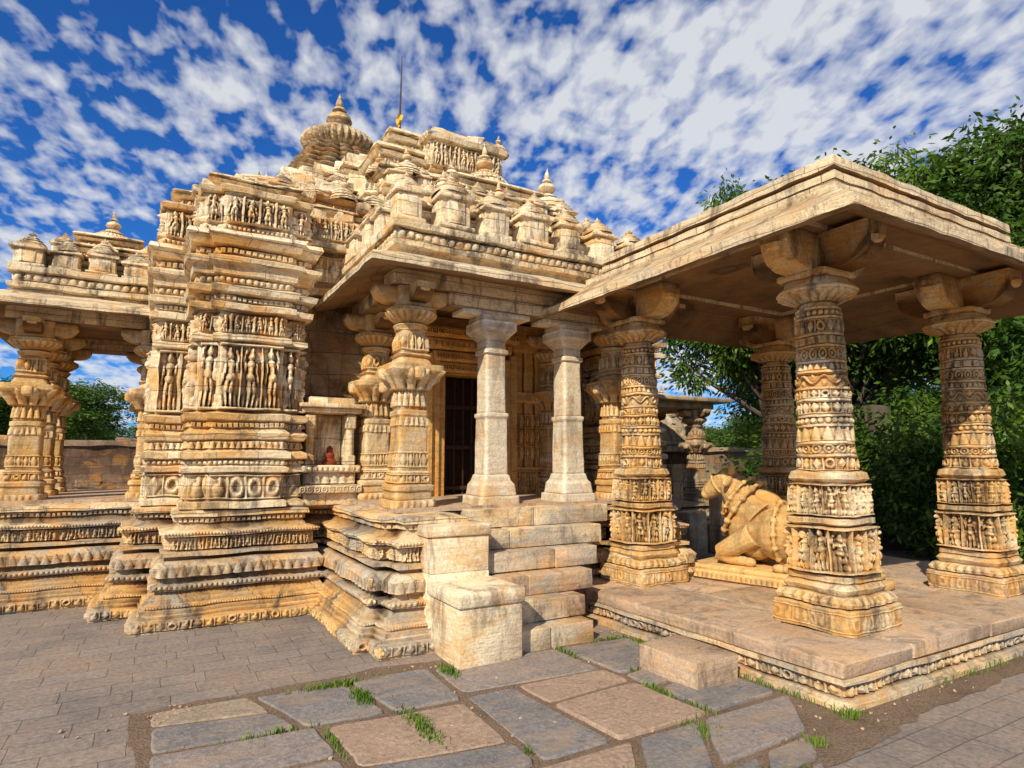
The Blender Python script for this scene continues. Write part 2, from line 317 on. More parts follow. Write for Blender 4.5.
for x in (2.44,2.62,2.78,4.42,4.6,4.78):
    column(mb,x,7.55,[(FZ,.1,8),(1.5,.1,8),(1.51,.07,8),(2.4,.07,8),(2.41,.1,8),(2.55,.1,8),(2.56,.07,8),(3.1,.07,8),(3.15,.11,8),(3.5,.11,8)],[(1.1,1.45,'fig',.03,8),(1.6,1.8,'elem',.025,8),(1.82,2.02,'elem',.025,8),(2.04,2.24,'elem',.025,8)],ns=80)
build(mb,'doorway',M_door,temple,.004)
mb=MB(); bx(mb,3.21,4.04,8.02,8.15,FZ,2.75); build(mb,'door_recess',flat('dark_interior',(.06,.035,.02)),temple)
mb=MB()
for k in range(5): bx(mb,3.30+k*.135,3.33+k*.135,7.80,7.83,FZ+.05,2.74,.004,.001)
for z in (1.2,1.75,2.3): bx(mb,3.29,3.96,7.77,7.797,z,z+.05,.004,.001)
build(mb,'door_grille',flat('dark_wood',(.07,.035,.018),.6),temple)
# niche
mb=MB()
bx(mb,1.46,2.14,7.28,7.7,1.46,1.54);bx(mb,1.50,2.10,7.34,7.7,1.32,1.457);bx(mb,1.44,2.16,7.25,7.7,1.22,1.318);bx(mb,1.50,2.12,7.3,7.7,1.09,1.217)
bx(mb,1.52,1.60,7.34,7.70,1.543,2.14);bx(mb,1.99,2.07,7.34,7.70,1.543,2.14);bx(mb,1.61,1.98,7.60,7.71,1.543,2.14)
bx(mb,1.46,2.14,7.28,7.7,2.143,2.20);bx(mb,1.42,2.18,7.22,7.7,2.203,2.25);bx(mb,1.54,2.06,7.32,7.7,2.253,2.33)
rel(mb,(1.50,7.338),(2.10,7.338),1.33,1.45,'lotus',.03);rel(mb,(1.46,7.278),(2.14,7.278),1.47,1.53,'beads',.02);rel(mb,(1.44,7.248),(2.16,7.248),1.23,1.31,'scroll',.02)
for x in (1.56,2.03): column(mb,x,7.36,[(1.55,.055,6),(1.65,.055,6),(1.66,.035,2),(1.95,.035,2),(1.98,.06,4),(2.12,.06,6)],ns=20)
build(mb,'wall_niche',M_wall,temple,.004)
mb=MB(); lathe(mb,(1.83,7.5,1.54),[(.01,0),(.08,0),(.09,.04),(.05,.08),(.06,.12),(.035,.16),(.04,.19),(.02,.22),(.005,.23)],ns=18); build(mb,'niche_idol',flat('vermilion_stone',(.22,.045,.02)),temple)
mb=MB()
pp=[(2.0,5.75),(2.12,5.75),(2.12,5.47),(2.44,5.47),(2.44,5.95),(4.75,5.95),(4.75,5.47),(5.1,5.47),(5.1,5.75),(5.22,5.75),(5.22,7.72),(2.0,7.72)]
loft(mb,pp,BASEP,bands=BASEB,seed=20,skip=(3,5))
build(mb,'porch_plinth',M_base,temple,.010,3)
mb=MB(); loft(mb,rect(2.03,5.72,5.2,8.0),[(FZ+.021,.0),(FZ+.06,.0)]); build(mb,'porch_floor',M_floor,temple)
def ornate(mb,cx,cy,z0=FZ+.05,z1=3.36,seed=0,brk=True):
    k=(z1-z0)/2.23; Z=lambda a:z0+a*k
    column(mb,cx,cy,[(Z(0),.225,9),(Z(.08),.225,9),(Z(.085),.195,9),(Z(.16),.195,9),(Z(.18),.215,9),(Z(.22),.215,9),(Z(.24),.18,9),(Z(.33),.17,9),(Z(.35),.185,9),(Z(.37),.16,9),(Z(.9),.15,9),(Z(.92),.165,6),(Z(.96),.165,6),(Z(.97),.145,4),(Z(1.15),.14,3),(Z(1.22),.18,4),(Z(1.27),.23,3),(Z(1.32),.27,4),(Z(1.36),.29,6),(Z(1.42),.29,6),(Z(1.43),.19,6),(Z(1.5),.155,6),(Z(1.53),.18,8),(Z(1.55),.145,8),(Z(1.78),.13,5),(Z(1.80),.16,2),(Z(1.84),.18,2),(Z(1.86),.145,2),(Z(1.93),.22,2),(Z(1.97),.26,2),(Z(2.0),.26,2),(Z(2.02),.19,6),(Z(2.23),.19,6)],
      [(Z(.0),Z(.08),'beads',.015,24),(Z(.25),Z(.33),'elem',.025,16),(Z(.4),Z(.55),'diamond',.02,16),(Z(.8),Z(.89),'lotus',.02,20),(Z(1.0),Z(1.15),'lotus',.03,16),(Z(1.17),Z(1.36),'lotus',.05,12),(Z(1.58),Z(1.75),'elem',.03,12),(Z(1.88),Z(1.98),'beads',.025,20)],seed=seed,ns=112)
    for a in (0,1,2,3):
        q=a*math.pi/2; blk(mb,(cx+.27*math.cos(q),cy+.27*math.sin(q),Z(1.33)),(.11,.11,.12*k),q,.03)
    if brk: bracket(mb,cx,cy,Z(2.06),Z(2.23)+.003,.17,.40,.18)
mb=MB()
for i,(x,y) in enumerate(((2.25,6.0),(4.95,6.0),(2.35,7.45),(4.95,7.45))): ornate(mb,x,y,seed=i)
build(mb,'porch_ornate_columns',M_porch,temple,.005)
mb=MB()
for x in (3.2,4.22):
    z0=FZ+.06
    column(mb,x,6.0,[(z0,.24,12),(z0+.08,.24,12),(z0+.085,.215,12),(z0+.2,.2,12),(z0+.24,.17,12),(z0+.3,.155,12),(z0+.31,.14,12),(z0+.9,.13,14),(z0+.93,.145,14),(z0+.96,.145,14),(z0+.97,.125,9),(z0+1.6,.12,9),(z0+1.62,.14,14),(z0+1.66,.14,14),(z0+1.67,.12,12),(z0+1.76,.12,12),(z0+1.84,.19,12),(z0+1.87,.22,12),(z0+1.96,.22,12),(z0+1.965,.2,12),(z0+2.02,.2,12)],ns=96)
    bx(mb,x-.42,x+.42,5.86,6.14,z0+2.025,3.22)
build(mb,'plain_porch_columns',M_white,temple,.003)
mb=MB()
bx(mb,2.0,5.2,5.84,6.16,3.37,3.53);bx(mb,2.62,4.6,5.86,6.14,3.222,3.367);bx(mb,2.09,2.41,6.165,7.7,3.37,3.53);bx(mb,4.79,5.11,6.165,7.7,3.37,3.53)
bx(mb,1.95,5.25,5.75,8.0,3.533,3.60)
loft(mb,rect(2.1,5.85,5.1,8.2),[(3.545,.0),(3.42,.44),(3.44,.47),(3.50,.475),(3.52,.45),(3.66,.12),(3.66,-.1)])
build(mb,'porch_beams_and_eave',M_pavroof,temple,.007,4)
def porch_roof(mb,x0,y0,x1,y1,zb,zt,cx,cy,steps,sp=.46,kw=.3,kh=.5,bs=.8,bands=True):
    loft(mb,rect(x0,y0,x1,y1),[(zb,-.06),(zb+.05,-.03),(zb+.07,.03),(zb+.12,.04),(zb+.14,-.02),(zb+.24,-.02),(zb+.26,.04),(zb+.32,.05),(zb+.33,-.05)],bands=[(zb+.145,zb+.235,-.02,'beads',.025)])
    z=zb+.33
    def row(xa,ya,xb,yb,zz,w,h,sp_,hat=True):
        L=math.hypot(xb-xa,yb-ya); n=max(1,round(L/sp_))
        for i in range(n+1):
            f=i/n; kuta(mb,(xa+(xb-xa)*f,ya+(yb-ya)*f,zz),w*rng.uniform(.85,1.1),h*rng.uniform(.85,1.12),hat=hat)
    row(x0+.14,y0+.14,x1-.14,y0+.14,z,kw,kh,sp); row(x0+.14,y0+.14+sp,x0+.14,y1-.14,z,kw,kh,sp); row(x1-.14,y0+.14+sp,x1-.14,y1-.14,z,kw,kh,sp)
    a=(x0+.27,y0+.27,x1-.27,y1-.1); h=(zt-z)/steps
    for s in range(steps):
        f=s/steps; g=.86*f
        xa=a[0]+(cx-.1-a[0])*g; xb=a[2]+(cx+.1-a[2])*g; ya=a[1]+(cy-.1-a[1])*g; yb=a[3]+(cy+.1-a[3])*g
        hh=h*(1.25 if s==0 else .96)
        z_=z+h*.29+h*s*.95 if s else z
        loft(mb,rect(xa,ya,xb,yb),[(z_,0),(z_+hh*.45,0),(z_+hh*.5,.05),(z_+hh*.64,.08),(z_+hh*.7,.02),(z_+hh*.78,.02),(z_+hh*.82,.09),(z_+hh*.93,.07),(z_+hh,-.06)],bands=[(z_+.03,z_+hh*.44,0,'elem',.03)] if bands else ())
        if s and s<steps-1: 
            row(xa+.0,ya+.0,xb,ya+.0,z_+.0,kw*.8,hh*1.15,sp*.9); row(xa,ya+sp*.8,xa,yb,z_,kw*.8,hh*1.15,sp*.9); row(xb,ya+sp*.8,xb,yb,z_,kw*.8,hh*1.15,sp*.9)
    lathe(mb,(cx,cy,zt-.12),BELL,ns=112,ribs=28,amp=.07,s=bs); lathe(mb,(cx,cy,zt-.12+.5*bs),KAL,ns=20,s=bs*.5)
mb=MB()
porch_roof(mb,1.98,5.72,5.24,8.3,3.66,5.15,3.75,7.25,4,sp=.5,kw=.34,kh=.56,bs=1.0)
bell(mb,(4.45,6.75,4.75),.8,24,True)
for x,y,z,s in ((2.7,6.25,4.35,.55),(3.4,6.2,4.4,.5),(3.0,6.7,4.75,.55)): bell(mb,(x,y,z),s)
build(mb,'porch_roof',M_roof,temple,.010)
# main samvarana roof
mb=MB(); CX,CY=3.6,10.6
tz=[4.64,4.84,5.15,5.5,5.9,6.3,6.68]; hs=[3.45,2.6,2.05,1.6,1.2,.85,.6]; cs=[3.3,2.85,2.55,2.3,2.1,1.9,1.3]
for i in range(6):
    z,h,c=tz[i],hs[i],cs[i]; dz=tz[i+1]-z; cw=.95 if i<5 else .7
    c=max(c,h+.12); 
    pl=[(CX-h,CY-h),(CX-cw,CY-h),(CX-cw,CY-c),(CX+cw,CY-c),(CX+cw,CY-h),(CX+h,CY-h),(CX+h,CY-cw),(CX+c,CY-cw),(CX+c,CY+cw),(CX+h,CY+cw),(CX+h,CY+h),(CX-h,CY+h),(CX-h,CY+cw),(CX-c,CY+cw),(CX-c,CY-cw),(CX-h,CY-cw)]
    if i>=4: pl=pl[:6]+[(CX+h,CY+h),(CX-h,CY+h)]
    if i==0: pl=[(CX-3.5,CY-2.4),(CX-3.15,CY-2.4),(CX-3.15,CY-3.1),(CX-2.3,CY-3.1),(CX-2.3,CY-2.75),(CX+2.3,CY-2.75),(CX+2.3,CY-3.1),(CX+3.2,CY-3.1),(CX+3.2,CY-2.4),(CX+3.5,CY-2.4),(CX+3.5,CY+3),(CX-3.5,CY+3)]
    loft(mb,pl,[(z-.02,0),(z+dz*.4,0),(z+dz*.45,.06),(z+dz*.6,.09),(z+dz*.68,.0),(z+dz*.76,.0),(z+dz*.8,.08),(z+dz*.93,.06),(z+dz,-.08)],bands=[(z,z+dz*.39,0,'elem',.04)],skip=range(9,16))
    if i==0 or i>=4: continue
    C=offs(pl,.02)
    for e in range(len(pl)):
        if 5<e<13: continue
        p,q=C[e],C[(e+1)%len(C)]; L=np.hypot(*(q-p)); n=max(1,round(L/.4))
        for k in range(n):
            f=(k+.5)/n; pt=p+(q-p)*f; s=rng.uniform(.2,.36)
            if rng.random()<.35: bell(mb,(pt[0],pt[1],z+dz*.5),s*1.15)
            else: kuta(mb,(pt[0]+rng.uniform(-.05,.05),pt[1]+rng.uniform(-.05,.05),z-.02),s,dz*rng.uniform(.8,1.2),hat=rng.random()>.5)
for k in range(60):
    x=rng.uniform(.15,2.4); y=7.6+rng.uniform(0,.8)+(0.7 if x<.4 else 0)+(0.25 if x>1.45 else 0)
    blk(mb,(x,y,4.63+rng.uniform(0,.14)),(rng.uniform(.12,.4),rng.uniform(.15,.35),rng.uniform(.08,.2)),rng.uniform(-.25,.25),.03,.012,.15)
for k in range(120):
    t=rng.uniform(0,1); hh=2.85-1.9*t; sx=rng.uniform(-hh,hh)
    if rng.random()<.5: x,y=CX+sx,CY-hh*.98
    else: x,y=CX-hh,CY-abs(sx)*1
    blk(mb,(x,y,4.85+1.6*t),(rng.uniform(.15,.5),rng.uniform(.15,.45),rng.uniform(.1,.28)),rng.uniform(-.3,.3),.03,.014,.18)
loft(mb,rect(CX-.2,8.35,CX+1.0,9.4),[(6.0,0),(6.45,0),(6.47,.08),(6.55,.1),(6.6,0),(6.70,-.05),(6.74,-.25)],bands=[(6.05,6.43,0,'fig',.07,.15)])
for k in range(8): blk(mb,(CX+.4+rng.uniform(-.5,.5),8.8+rng.uniform(-.3,.3),6.7),(.3,.25,rng.uniform(.08,.2)),rng.uniform(-.3,.3),.03,.014,.15)
lathe(mb,(CX,CY,6.62),BELL,ns=144,ribs=36,amp=.06,s=.95); lathe(mb,(CX,CY,7.02),AMA,ns=96,ribs=24,amp=.12,s=.55); lathe(mb,(CX,CY,7.18),KAL,ns=24,s=.75)
bell(mb,(4.62,8.45,6.55),.35)
for (x,y,z,s) in ((.9,8.0,4.66,.34),(1.9,8.3,4.86,.5),(2.4,8.1,5.0,.42),(1.2,9.0,4.95,.5),(4.9,7.9,5.05,.6),(5.6,8.2,4.95,.5),(2.6,8.8,5.6,.45),(5.3,7.6,4.7,.5),(6.3,7.8,4.75,.45),(3.0,8.3,5.7,.5)):
    bell(mb,(x,y,z),s)
build(mb,'hall_roof',M_roof,temple,.014,3)
mb=MB(); tube(mb,[(3.66,10.55,7.3),(3.66,10.55,8.3),(3.67,10.55,9.25)],[.022,.018,.008],8); build(mb,'flag_mast',flat('iron',(.08,.06,.05),.6,.6),temple)
mb=MB(); V=[]
for k in range(7):
    for j,a in enumerate((-1,0,1)): V.append((3.62-.015*k+a*.06*(1-.06*k),10.42-.02*k+.03*math.sin(k*1.3+a*2),7.98-.055*k+.02*a))
mb.add(V,grid_faces(3,7),True); build(mb,'flag',flat('yellow_cloth',(.75,.42,.03)),temple)
mb=MB(); sx,sy=3.24,13.5
pr=[]; 
for k in range(26):
    f=k/25; z=4.7+3.65*f; w=1.9*(1-f**1.9*.66)
    pr+= [(w,z-4.7),(w+.05,z-4.7+.06),(w-.02,z-4.7+.075)]
lathe(mb,(sx,sy,4.7),pr,ns=64,ribs=16,amp=.08,sq=5,smooth=False)
lathe(mb,(sx,sy,8.35),[(.5,0),(.5,.14)],ns=32)
lathe(mb,(sx,sy,8.42),AMA,ns=128,ribs=32,amp=.12,s=1.5); lathe(mb,(sx,sy,8.91),[(.5,0),(.5,.05),(.3,.09),(.2,.12)],ns=32); lathe(mb,(sx,sy,8.98),KAL,ns=28,s=1.15)
build(mb,'shikhara_tower',M_shik,temple,.008)
# stairs
mb=MB(); ns=6; rise=(FZ+.04)/ns
xrs=[3.52,3.56,3.78,3.98,4.18,4.42]
for i in range(ns):
    y0=4.62+i*.182; xs=[2.72,3.1+(.33 if i%2 else 0)+rng.uniform(-.06,.06),xrs[i]]
    for a,b in zip(xs[:-1],xs[1:]):
        d=rng.uniform(-.006,.006); bx(mb,a+.002,b-.002,y0+d,6.0,i*rise+.001,(i+1)*rise-.002+rng.uniform(-.006,.0),.010,.003)
build(mb,'stairs',M_step,temple,.004,4)
mb=MB()
bx(mb,2.13,2.70,4.5,5.08,0,.45,.012);bx(mb,2.11,2.72,4.48,5.12,.452,.57,.014);bx(mb,2.12,2.70,5.085,5.46,0,.62,.012);bx(mb,2.12,2.70,5.09,5.46,.622,.93,.012);bx(mb,2.10,2.715,5.07,5.47,.933,1.03,.014)
build(mb,'stair_cheek_blocks',stone('cheek_stone',[cream,pale,pink,cream],None,.6,.3,seed=31,stain=.5),temple,.006)
# left porch
mb=MB()
lp=[(-1.75,9.0),(-1.5,9.0),(-1.5,8.92),(.1,8.92),(.1,12.0),(-1.75,12.0)]
loft(mb,lp,BASEP,bands=BASEB,seed=30); build(mb,'side_porch_plinth',M_base,temple,.010,3)
mb=MB(); loft(mb,rect(-1.72,8.96,.1,11.98),[(FZ+.021,0),(FZ+.06,0)]); build(mb,'side_porch_floor',M_floor,temple)
mb=MB()
for i,(x,y) in enumerate(((-1.3,9.3),(-.02,9.3),(-1.3,11.3),(-1.3,10.3),(-.02,11.3))): ornate(mb,x,y,z1=3.26,seed=i+5)
build(mb,'side_porch_columns',M_porch,temple,.005)
mb=MB()
bx(mb,-1.6,.2,9.15,9.45,3.27,3.43);bx(mb,-1.45,-1.15,9.455,11.6,3.27,3.43);bx(mb,-1.14,.2,11.2,11.5,3.273,3.43)
bx(mb,-1.6,.2,9.1,11.6,3.433,3.5)
loft(mb,rect(-1.45,9.1,.15,11.55),[(3.445,0),(3.32,.5),(3.34,.53),(3.40,.53),(3.42,.5),(3.56,.12),(3.56,-.1)])
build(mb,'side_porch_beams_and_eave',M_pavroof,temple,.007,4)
mb=MB(); porch_roof(mb,-1.55,9.0,.2,11.7,3.55,4.6,-.68,10.3,3,sp=.42,kw=.29,kh=.4,bs=.75); build(mb,'side_porch_roof',M_roof,temple,.010)
# ------------------------------------------------------------------ NANDI PAVILION
pav=empty('nandi_pavilion')
PZ=.30
mb=MB()
pl=[(4.0,2.62),(8.7,2.62),(8.7,5.95),(4.0,5.95)]
loft(mb,pl,[(0,.10),(.04,.10),(.045,.07),(.06,.06),(.065,.02),(.15,.02),(.155,.07),(.19,.07)],bands=[(.068,.148,.02,'elem',.035,.11)])
build(mb,'pavilion_plinth',M_step,pav,.008,3)
mb=MB()
xs=[3.93,4.75,5.9,6.9,7.8,8.78]; ys=[2.55,3.45,4.5,5.2,5.97]
for i in range(5):
    for j in range(4):
        bx(mb,xs[i]+.003,xs[i+1]-.003,ys[j]+.003,ys[j+1]-.003,.192,PZ+rng.uniform(-.008,.004),.015,.006)
build(mb,'pavilion_floor',M_floor,pav,.007)
cols=[(4.88,3.2),(4.74,5.33),(7.38,3.25),(7.3,5.45)]
P0=PZ
prof=[(0,.35,14),(.17,.35,14),(.18,.31,12),(.22,.325,12),(.26,.30,12),(.27,.265,12),(.31,.285,12),(.35,.25,12),(.36,.265,8),(.40,.265,8),(.41,.23,6),(.78,.225,6),(.80,.26,7),(.84,.26,7),(.85,.225,5),(1.12,.215,5),(1.15,.245,6),(1.2,.235,5),(1.22,.2,3.2)]
z=1.22;r=.202;bands=[(.02,.15,'elem',.012,32),(.19,.26,'lotus',.025,28),(.42,.77,'fig',.09,12),(.86,1.11,'fig',.065,16)]
alt=['elem','scroll','lotus','beads','diamond','elem','vine','lotus','scroll','teeth','elem','beads']
k=0
while z<2.5:
    h=(.13,.10,.14,.08)[k%4]
    prof+=[(z+.001,r,2.2),(z+h-.02,r-.004,2.2),(z+h-.018,r+.022,2),(z+h,r+.022,2)]
    bands.append((z+.004,z+h-.022,alt[k%12],.03,14 if h>.09 else 22)); z+=h; r-=.0042; k+=1
prof+=[(z+.002,.155,2),(z+.05,.15,2),(z+.10,.25,2),(z+.12,.30,2),(z+.15,.32,2),(z+.18,.30,2),(z+.19,.25,2),(z+.25,.22,3),(z+.27,.24,9),(z+.30,.24,9)]
bands.append((z+.05,z+.12,'lotus',.03,20))
ztop=z+.30
mb=MB(); column(mb,0,0,prof,bands,ns=176,dz=.008,seed=2)
bracket(mb,0,0,ztop+.001,3.5-P0,.22,.54,.25)
o0=build(mb,'carved_column',M_pav,pav,.007,4)
o0.location=(cols[0][0],cols[0][1],P0)
for i,c in enumerate(cols[1:]):
    o=bpy.data.objects.new('carved_column',o0.data); o.location=(c[0],c[1],P0); o.rotation_euler=(0,0,math.pi/2*(i+1)); o.parent=pav; sc.collection.objects.link(o)
mb=MB()
bx(mb,4.3,8.0,3.0,3.4,3.503,3.6);bx(mb,4.3,8.0,5.2,5.62,3.503,3.6);bx(mb,4.6,5.03,3.405,5.195,3.503,3.6);bx(mb,7.15,7.58,3.405,5.195,3.503,3.6)
bx(mb,5.035,7.145,3.405,5.195,3.56,3.64)
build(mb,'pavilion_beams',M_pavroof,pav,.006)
mb=MB()
loft(mb,rect(4.35,2.75,7.9,5.5),[(3.55,.0),(3.22,.52),(3.235,.56),(3.31,.565),(3.33,.53),(3.52,.27),(3.545,.27),(3.55,.24)],seg=.09)
loft(mb,rect(4.1,2.5,7.6,5.45),[(3.552,0),(3.60,.0)],seg=.09)
loft(mb,rect(4.12,2.52,6.75,5.1),[(3.602,.03),(3.66,.03),(3.665,-.01),(3.69,-.01),(3.695,.035),(3.775,.03),(3.785,0)],seg=.09)
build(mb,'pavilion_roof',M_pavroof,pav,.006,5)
# ------------------------------------------------------------------ NANDI
nandi=empty('nandi_bull_statue')
mb=MB()
ell(mb,(0,-.18,.36),(.27,.56,.31));ell(mb,(0,-.5,.36),(.25,.3,.3));ell(mb,(0,.28,.40),(.245,.28,.35));ell(mb,(0,.14,.70),(.12,.19,.12),(.25,0,0))
tube(mb,[(0,.20,.5),(0,.36,.64),(0,.47,.80),(0,.52,.88)],[.25,.215,.17,.14],20)
tube(mb,[(0,.46,.94),(0,.54,.92),(0,.66,.86),(0,.78,.78),(0,.83,.745)],[.10,.135,.115,.095,.075],20)
ell(mb,(0,.82,.74),(.092,.065,.068))
ell(mb,(0,.50,.50),(.06,.14,.28),(-.2,0,0))
for s in (-1,1):
    ell(mb,(s*.19,.47,.90),(.10,.035,.05),(0,s*.35,0)); tube(mb,[(s*.08,.47,1.0),(s*.12,.45,1.05),(s*.12,.45,1.10),(s*.10,.46,1.13)],[.045,.04,.03,.018],10)
    ell(mb,(s*.105,.60,.925),(.022,.032,.022)); ell(mb,(s*.10,.60,.955),(.02,.05,.015))
    tube(mb,[(s*.19,.2,.34),(s*.22,.40,.22),(s*.21,.58,.13)],[.13,.11,.085],14); tube(mb,[(s*.21,.60,.12),(s*.2,.46,.07),(s*.18,.3,.055)],[.08,.06,.05],12); ell(mb,(s*.18,.26,.05),(.055,.07,.05))
    ell(mb,(s*.235,-.42,.27),(.12,.28,.24),(.3,0,0)); tube(mb,[(s*.3,-.22,.14),(s*.31,-.5,.09),(s*.3,-.62,.08)],[.09,.065,.055],12); tube(mb,[(s*.3,-.62,.07),(s*.33,-.4,.05),(s*.33,-.18,.05)],[.055,.045,.045],12); ell(mb,(s*.33,-.12,.045),(.05,.075,.045))
tube(mb,[(0,-.76,.55),(.03,-.82,.4),(.1,-.8,.2),(.2,-.74,.08)],[.035,.03,.03,.045],10)
def ring(cy,cz,ry,rx,rz,tiltx,rr,n=28,bead=False):
    pts=[]
    for i in range(n+1):
        a=2*math.pi*i/n; x=rx*math.cos(a); z=rz*math.sin(a); pts.append((x,cy+z*tiltx,cz+z))
    tube(mb,pts,[rr]*(n+1),8)
    if bead:
        for p in pts[::2]: ell(mb,p,(rr*1.8,)*3,n=8)
ring(.38,.60,0,.245,.29,-.75,.022,bead=True); ring(.44,.72,0,.2,.22,-.75,.016,bead=True); ring(-.05,.37,0,.285,.325,0,.02,bead=True); ring(-.40,.36,0,.29,.325,.1,.018);ring(-.25,.36,0,.288,.325,.05,.012)
ring(.67,.855,0,.118,.118,.6,.012,n=18)
nb=build(mb,'bull_body',M_nandi,nandi,sharp=0)
m=nb.modifiers.new('r','REMESH'); m.mode='VOXEL'; m.voxel_size=.010; m.use_smooth_shade=True
m=nb.modifiers.new('s','SMOOTH'); m.iterations=2; m.factor=.5
nb.location=(0,0,.14)
mb=MB(); bx(mb,-.42,.42,-.95,.95,0,.09,.02,.006);bx(mb,-.37,.37,-.88,.88,.092,.145,.015,.005); rel(mb,(-.42,.9),(-.42,-.9),.012,.08,'lotus',.012); build(mb,'statue_base',M_nandi,nandi)
nandi.location=(5.95,4.5,PZ+.002); nandi.rotation_euler=(0,0,R(14)); nandi.scale=(1.02,1.02,1.02)
mb=MB()
for (x,y,s) in ((5.3,5.5,.16),(5.5,5.8,.14)):
    lathe(mb,(x,y,PZ),[(.5,0),(.95,.1),(1,.35),(.9,.6),(.5,.72),(.1,.75)],ns=20,s=s)
    lathe(mb,(x,y,PZ+s*.72),[(.5,0),(.8,.1),(.8,.35),(.5,.5),(.1,.52)],ns=20,s=s)
build(mb,'carved_stone_fragments',M_step,None,.01)
# ------------------------------------------------------------------ ground
def ground_mat():
    t=NT('ground_paving'); P=t.pos(); N=t.noise(P,1.1,6,.68); F=t.noise(P,28,5,.75)
    wv=t.n('ShaderNodeVectorMath',operation='ADD'); nc=t.n('ShaderNodeTexNoise'); t.l(P,nc.inputs['Vector']); nc.inputs['Scale'].default_value=2.2; nc.inputs['Detail'].default_value=2
    sc_=t.n('ShaderNodeVectorMath',operation='SCALE'); t.l(nc.outputs['Color'],sc_.inputs[0]); sc_.inputs['Scale'].default_value=.035; t.l(P,wv.inputs[0]); t.l(sc_.outputs[0],wv.inputs[1])
    b=t.n('ShaderNodeTexBrick'); t.l(wv.outputs[0],b.inputs['Vector'])
    b.inputs['Color1'].default_value=(.17,.15,.135,1);b.inputs['Color2'].default_value=(.31,.265,.225,1);b.inputs['Mortar'].default_value=(.12,.1,.085,1);b.inputs['Scale'].default_value=1;b.inputs['Mortar Size'].default_value=.005;b.inputs['Mortar Smooth'].default_value=.5
    b.inputs['Brick Width'].default_value=.40;b.inputs['Row Height'].default_value=.22;b.offset=.43; b.squash=.75; b.squash_frequency=3
    c=t.mix(.68,b.outputs['Color'],t.ramp(N,[(.32,(.19,.165,.15)),(.5,(.31,.245,.195)),(.68,(.41,.29,.20))]))
    c=t.mix(t.math('MULTIPLY',b.outputs['Fac'],t.ramp(N,[(.35,.6),(.6,.1)])),c,(.09,.075,.06))
    c=t.mix(1.,c,t.ramp(F,[(.3,.6),(.7,1.3)]),'MULTIPLY'); t.l(c,t.b.inputs['Base Color']); t.b.inputs['Roughness'].default_value=.75
    t.bump(t.math('SUBTRACT',t.math('ADD',t.math('MULTIPLY',F,.5),N),b.outputs['Fac']),.6,.012); return t.m
mb=MB(); S=400; mb.add([(-S,-S,0),(S,-S,0),(S,S,0),(-S,S,0)],[[0,1,2,3]]); build(mb,'ground',ground_mat())
t=NT('dirt'); P=t.pos(); n=t.noise(P,2.5,7,.7); f=t.noise(P,70,4,.7)
t.l(t.mix(1.,t.ramp(n,[(.3,(.21,.145,.095)),(.55,(.32,.22,.145)),(.72,(.26,.19,.135))]),t.ramp(f,[(.3,.5),(.7,1.3)]),'MULTIPLY'),t.b.inputs['Base Color']); t.bump(t.math('ADD',f,n),.9,.03); M_dirt=t.m
mb=MB(); 
pts=[(.0,4.8),(.03,1.5),(3.2,2.15),(4.3,2.3),(9.2,2.4),(9.2,2.6),(4.1,2.7),(3.95,4.6),(2.6,4.75),(1.6,4.9),(1.1,4.82)]
q=[]
for i in range(len(pts)):
    a,b=np.array(pts[i]),np.array(pts[(i+1)%len(pts)]); m_=max(1,int(np.hypot(*(b-a))/.12))
    for k in range(m_): q.append(a+(b-a)*k/m_+rng.uniform(-.03,.03,2))
mb.add([(x,y,.004) for x,y in q],[list(range(len(q)))]); build(mb,'dirt',M_dirt)
M_sl=[]
for nm,c1,c2 in (('slate_slab',(.18,.17,.165),(.30,.27,.245)),('pink_slab',(.36,.25,.18),(.48,.34,.235)),('tan_slab',(.31,.24,.175),(.43,.34,.24)),('lilac_slab',(.24,.21,.195),(.36,.295,.25))):
    t=NT(nm); P=t.pos(); n=t.noise(P,3.0,7,.72,.6); f=t.noise(P,36,5,.75); s=t.noise(t.mapp(P,(1,4,1),rot=(0,0,.5)),2,5,.6,.5)
    c=t.ramp(n,[(.30,c1),(.68,c2)]); c=t.mix(1.,c,t.ramp(f,[(.3,.55),(.7,1.35)]),'MULTIPLY'); c=t.mix(t.ramp(s,[(.48,0.),(.66,.65)]),c,(.39,.28,.185)); t.l(c,t.b.inputs['Base Color']); t.b.inputs['Roughness'].default_value=.7
    t.bump(t.math('ADD',t.math('MULTIPLY',n,1.8),t.math('MULTIPLY',f,.6)),.8,.018); M_sl.append(t.m)
MBs=[MB() for _ in M_sl]
gr=np.random.default_rng(33)
quads=[]
def split(q):
    a,b,c,d=q; w=(np.hypot(*(b-a))+np.hypot(*(c-d)))/2; h=(np.hypot(*(d-a))+np.hypot(*(c-b)))/2; ar=w*h
    if ar<.85 and max(w,h)<1.35 and (ar<.42 or gr.random()<.6): quads.append(q); return
    f=gr.uniform(.33,.67); g=np.clip(f+gr.uniform(-.13,.13),.25,.75)
    if w>h*1.05: p=a+(b-a)*f; r=d+(c-d)*g; split((a,p,r,d)); split((p,b,c,r))
    else: p=a+(d-a)*f; r=b+(c-b)*g; split((a,b,r,p)); split((p,r,c,d))
A=np.array
split((A((.05,2.9)),A((3.86,2.95)),A((3.84,4.55)),A((.07,4.75))))
split((A((.05,1.5)),A((2.9,1.9)),A((3.9,2.93)),A((.05,2.88))))
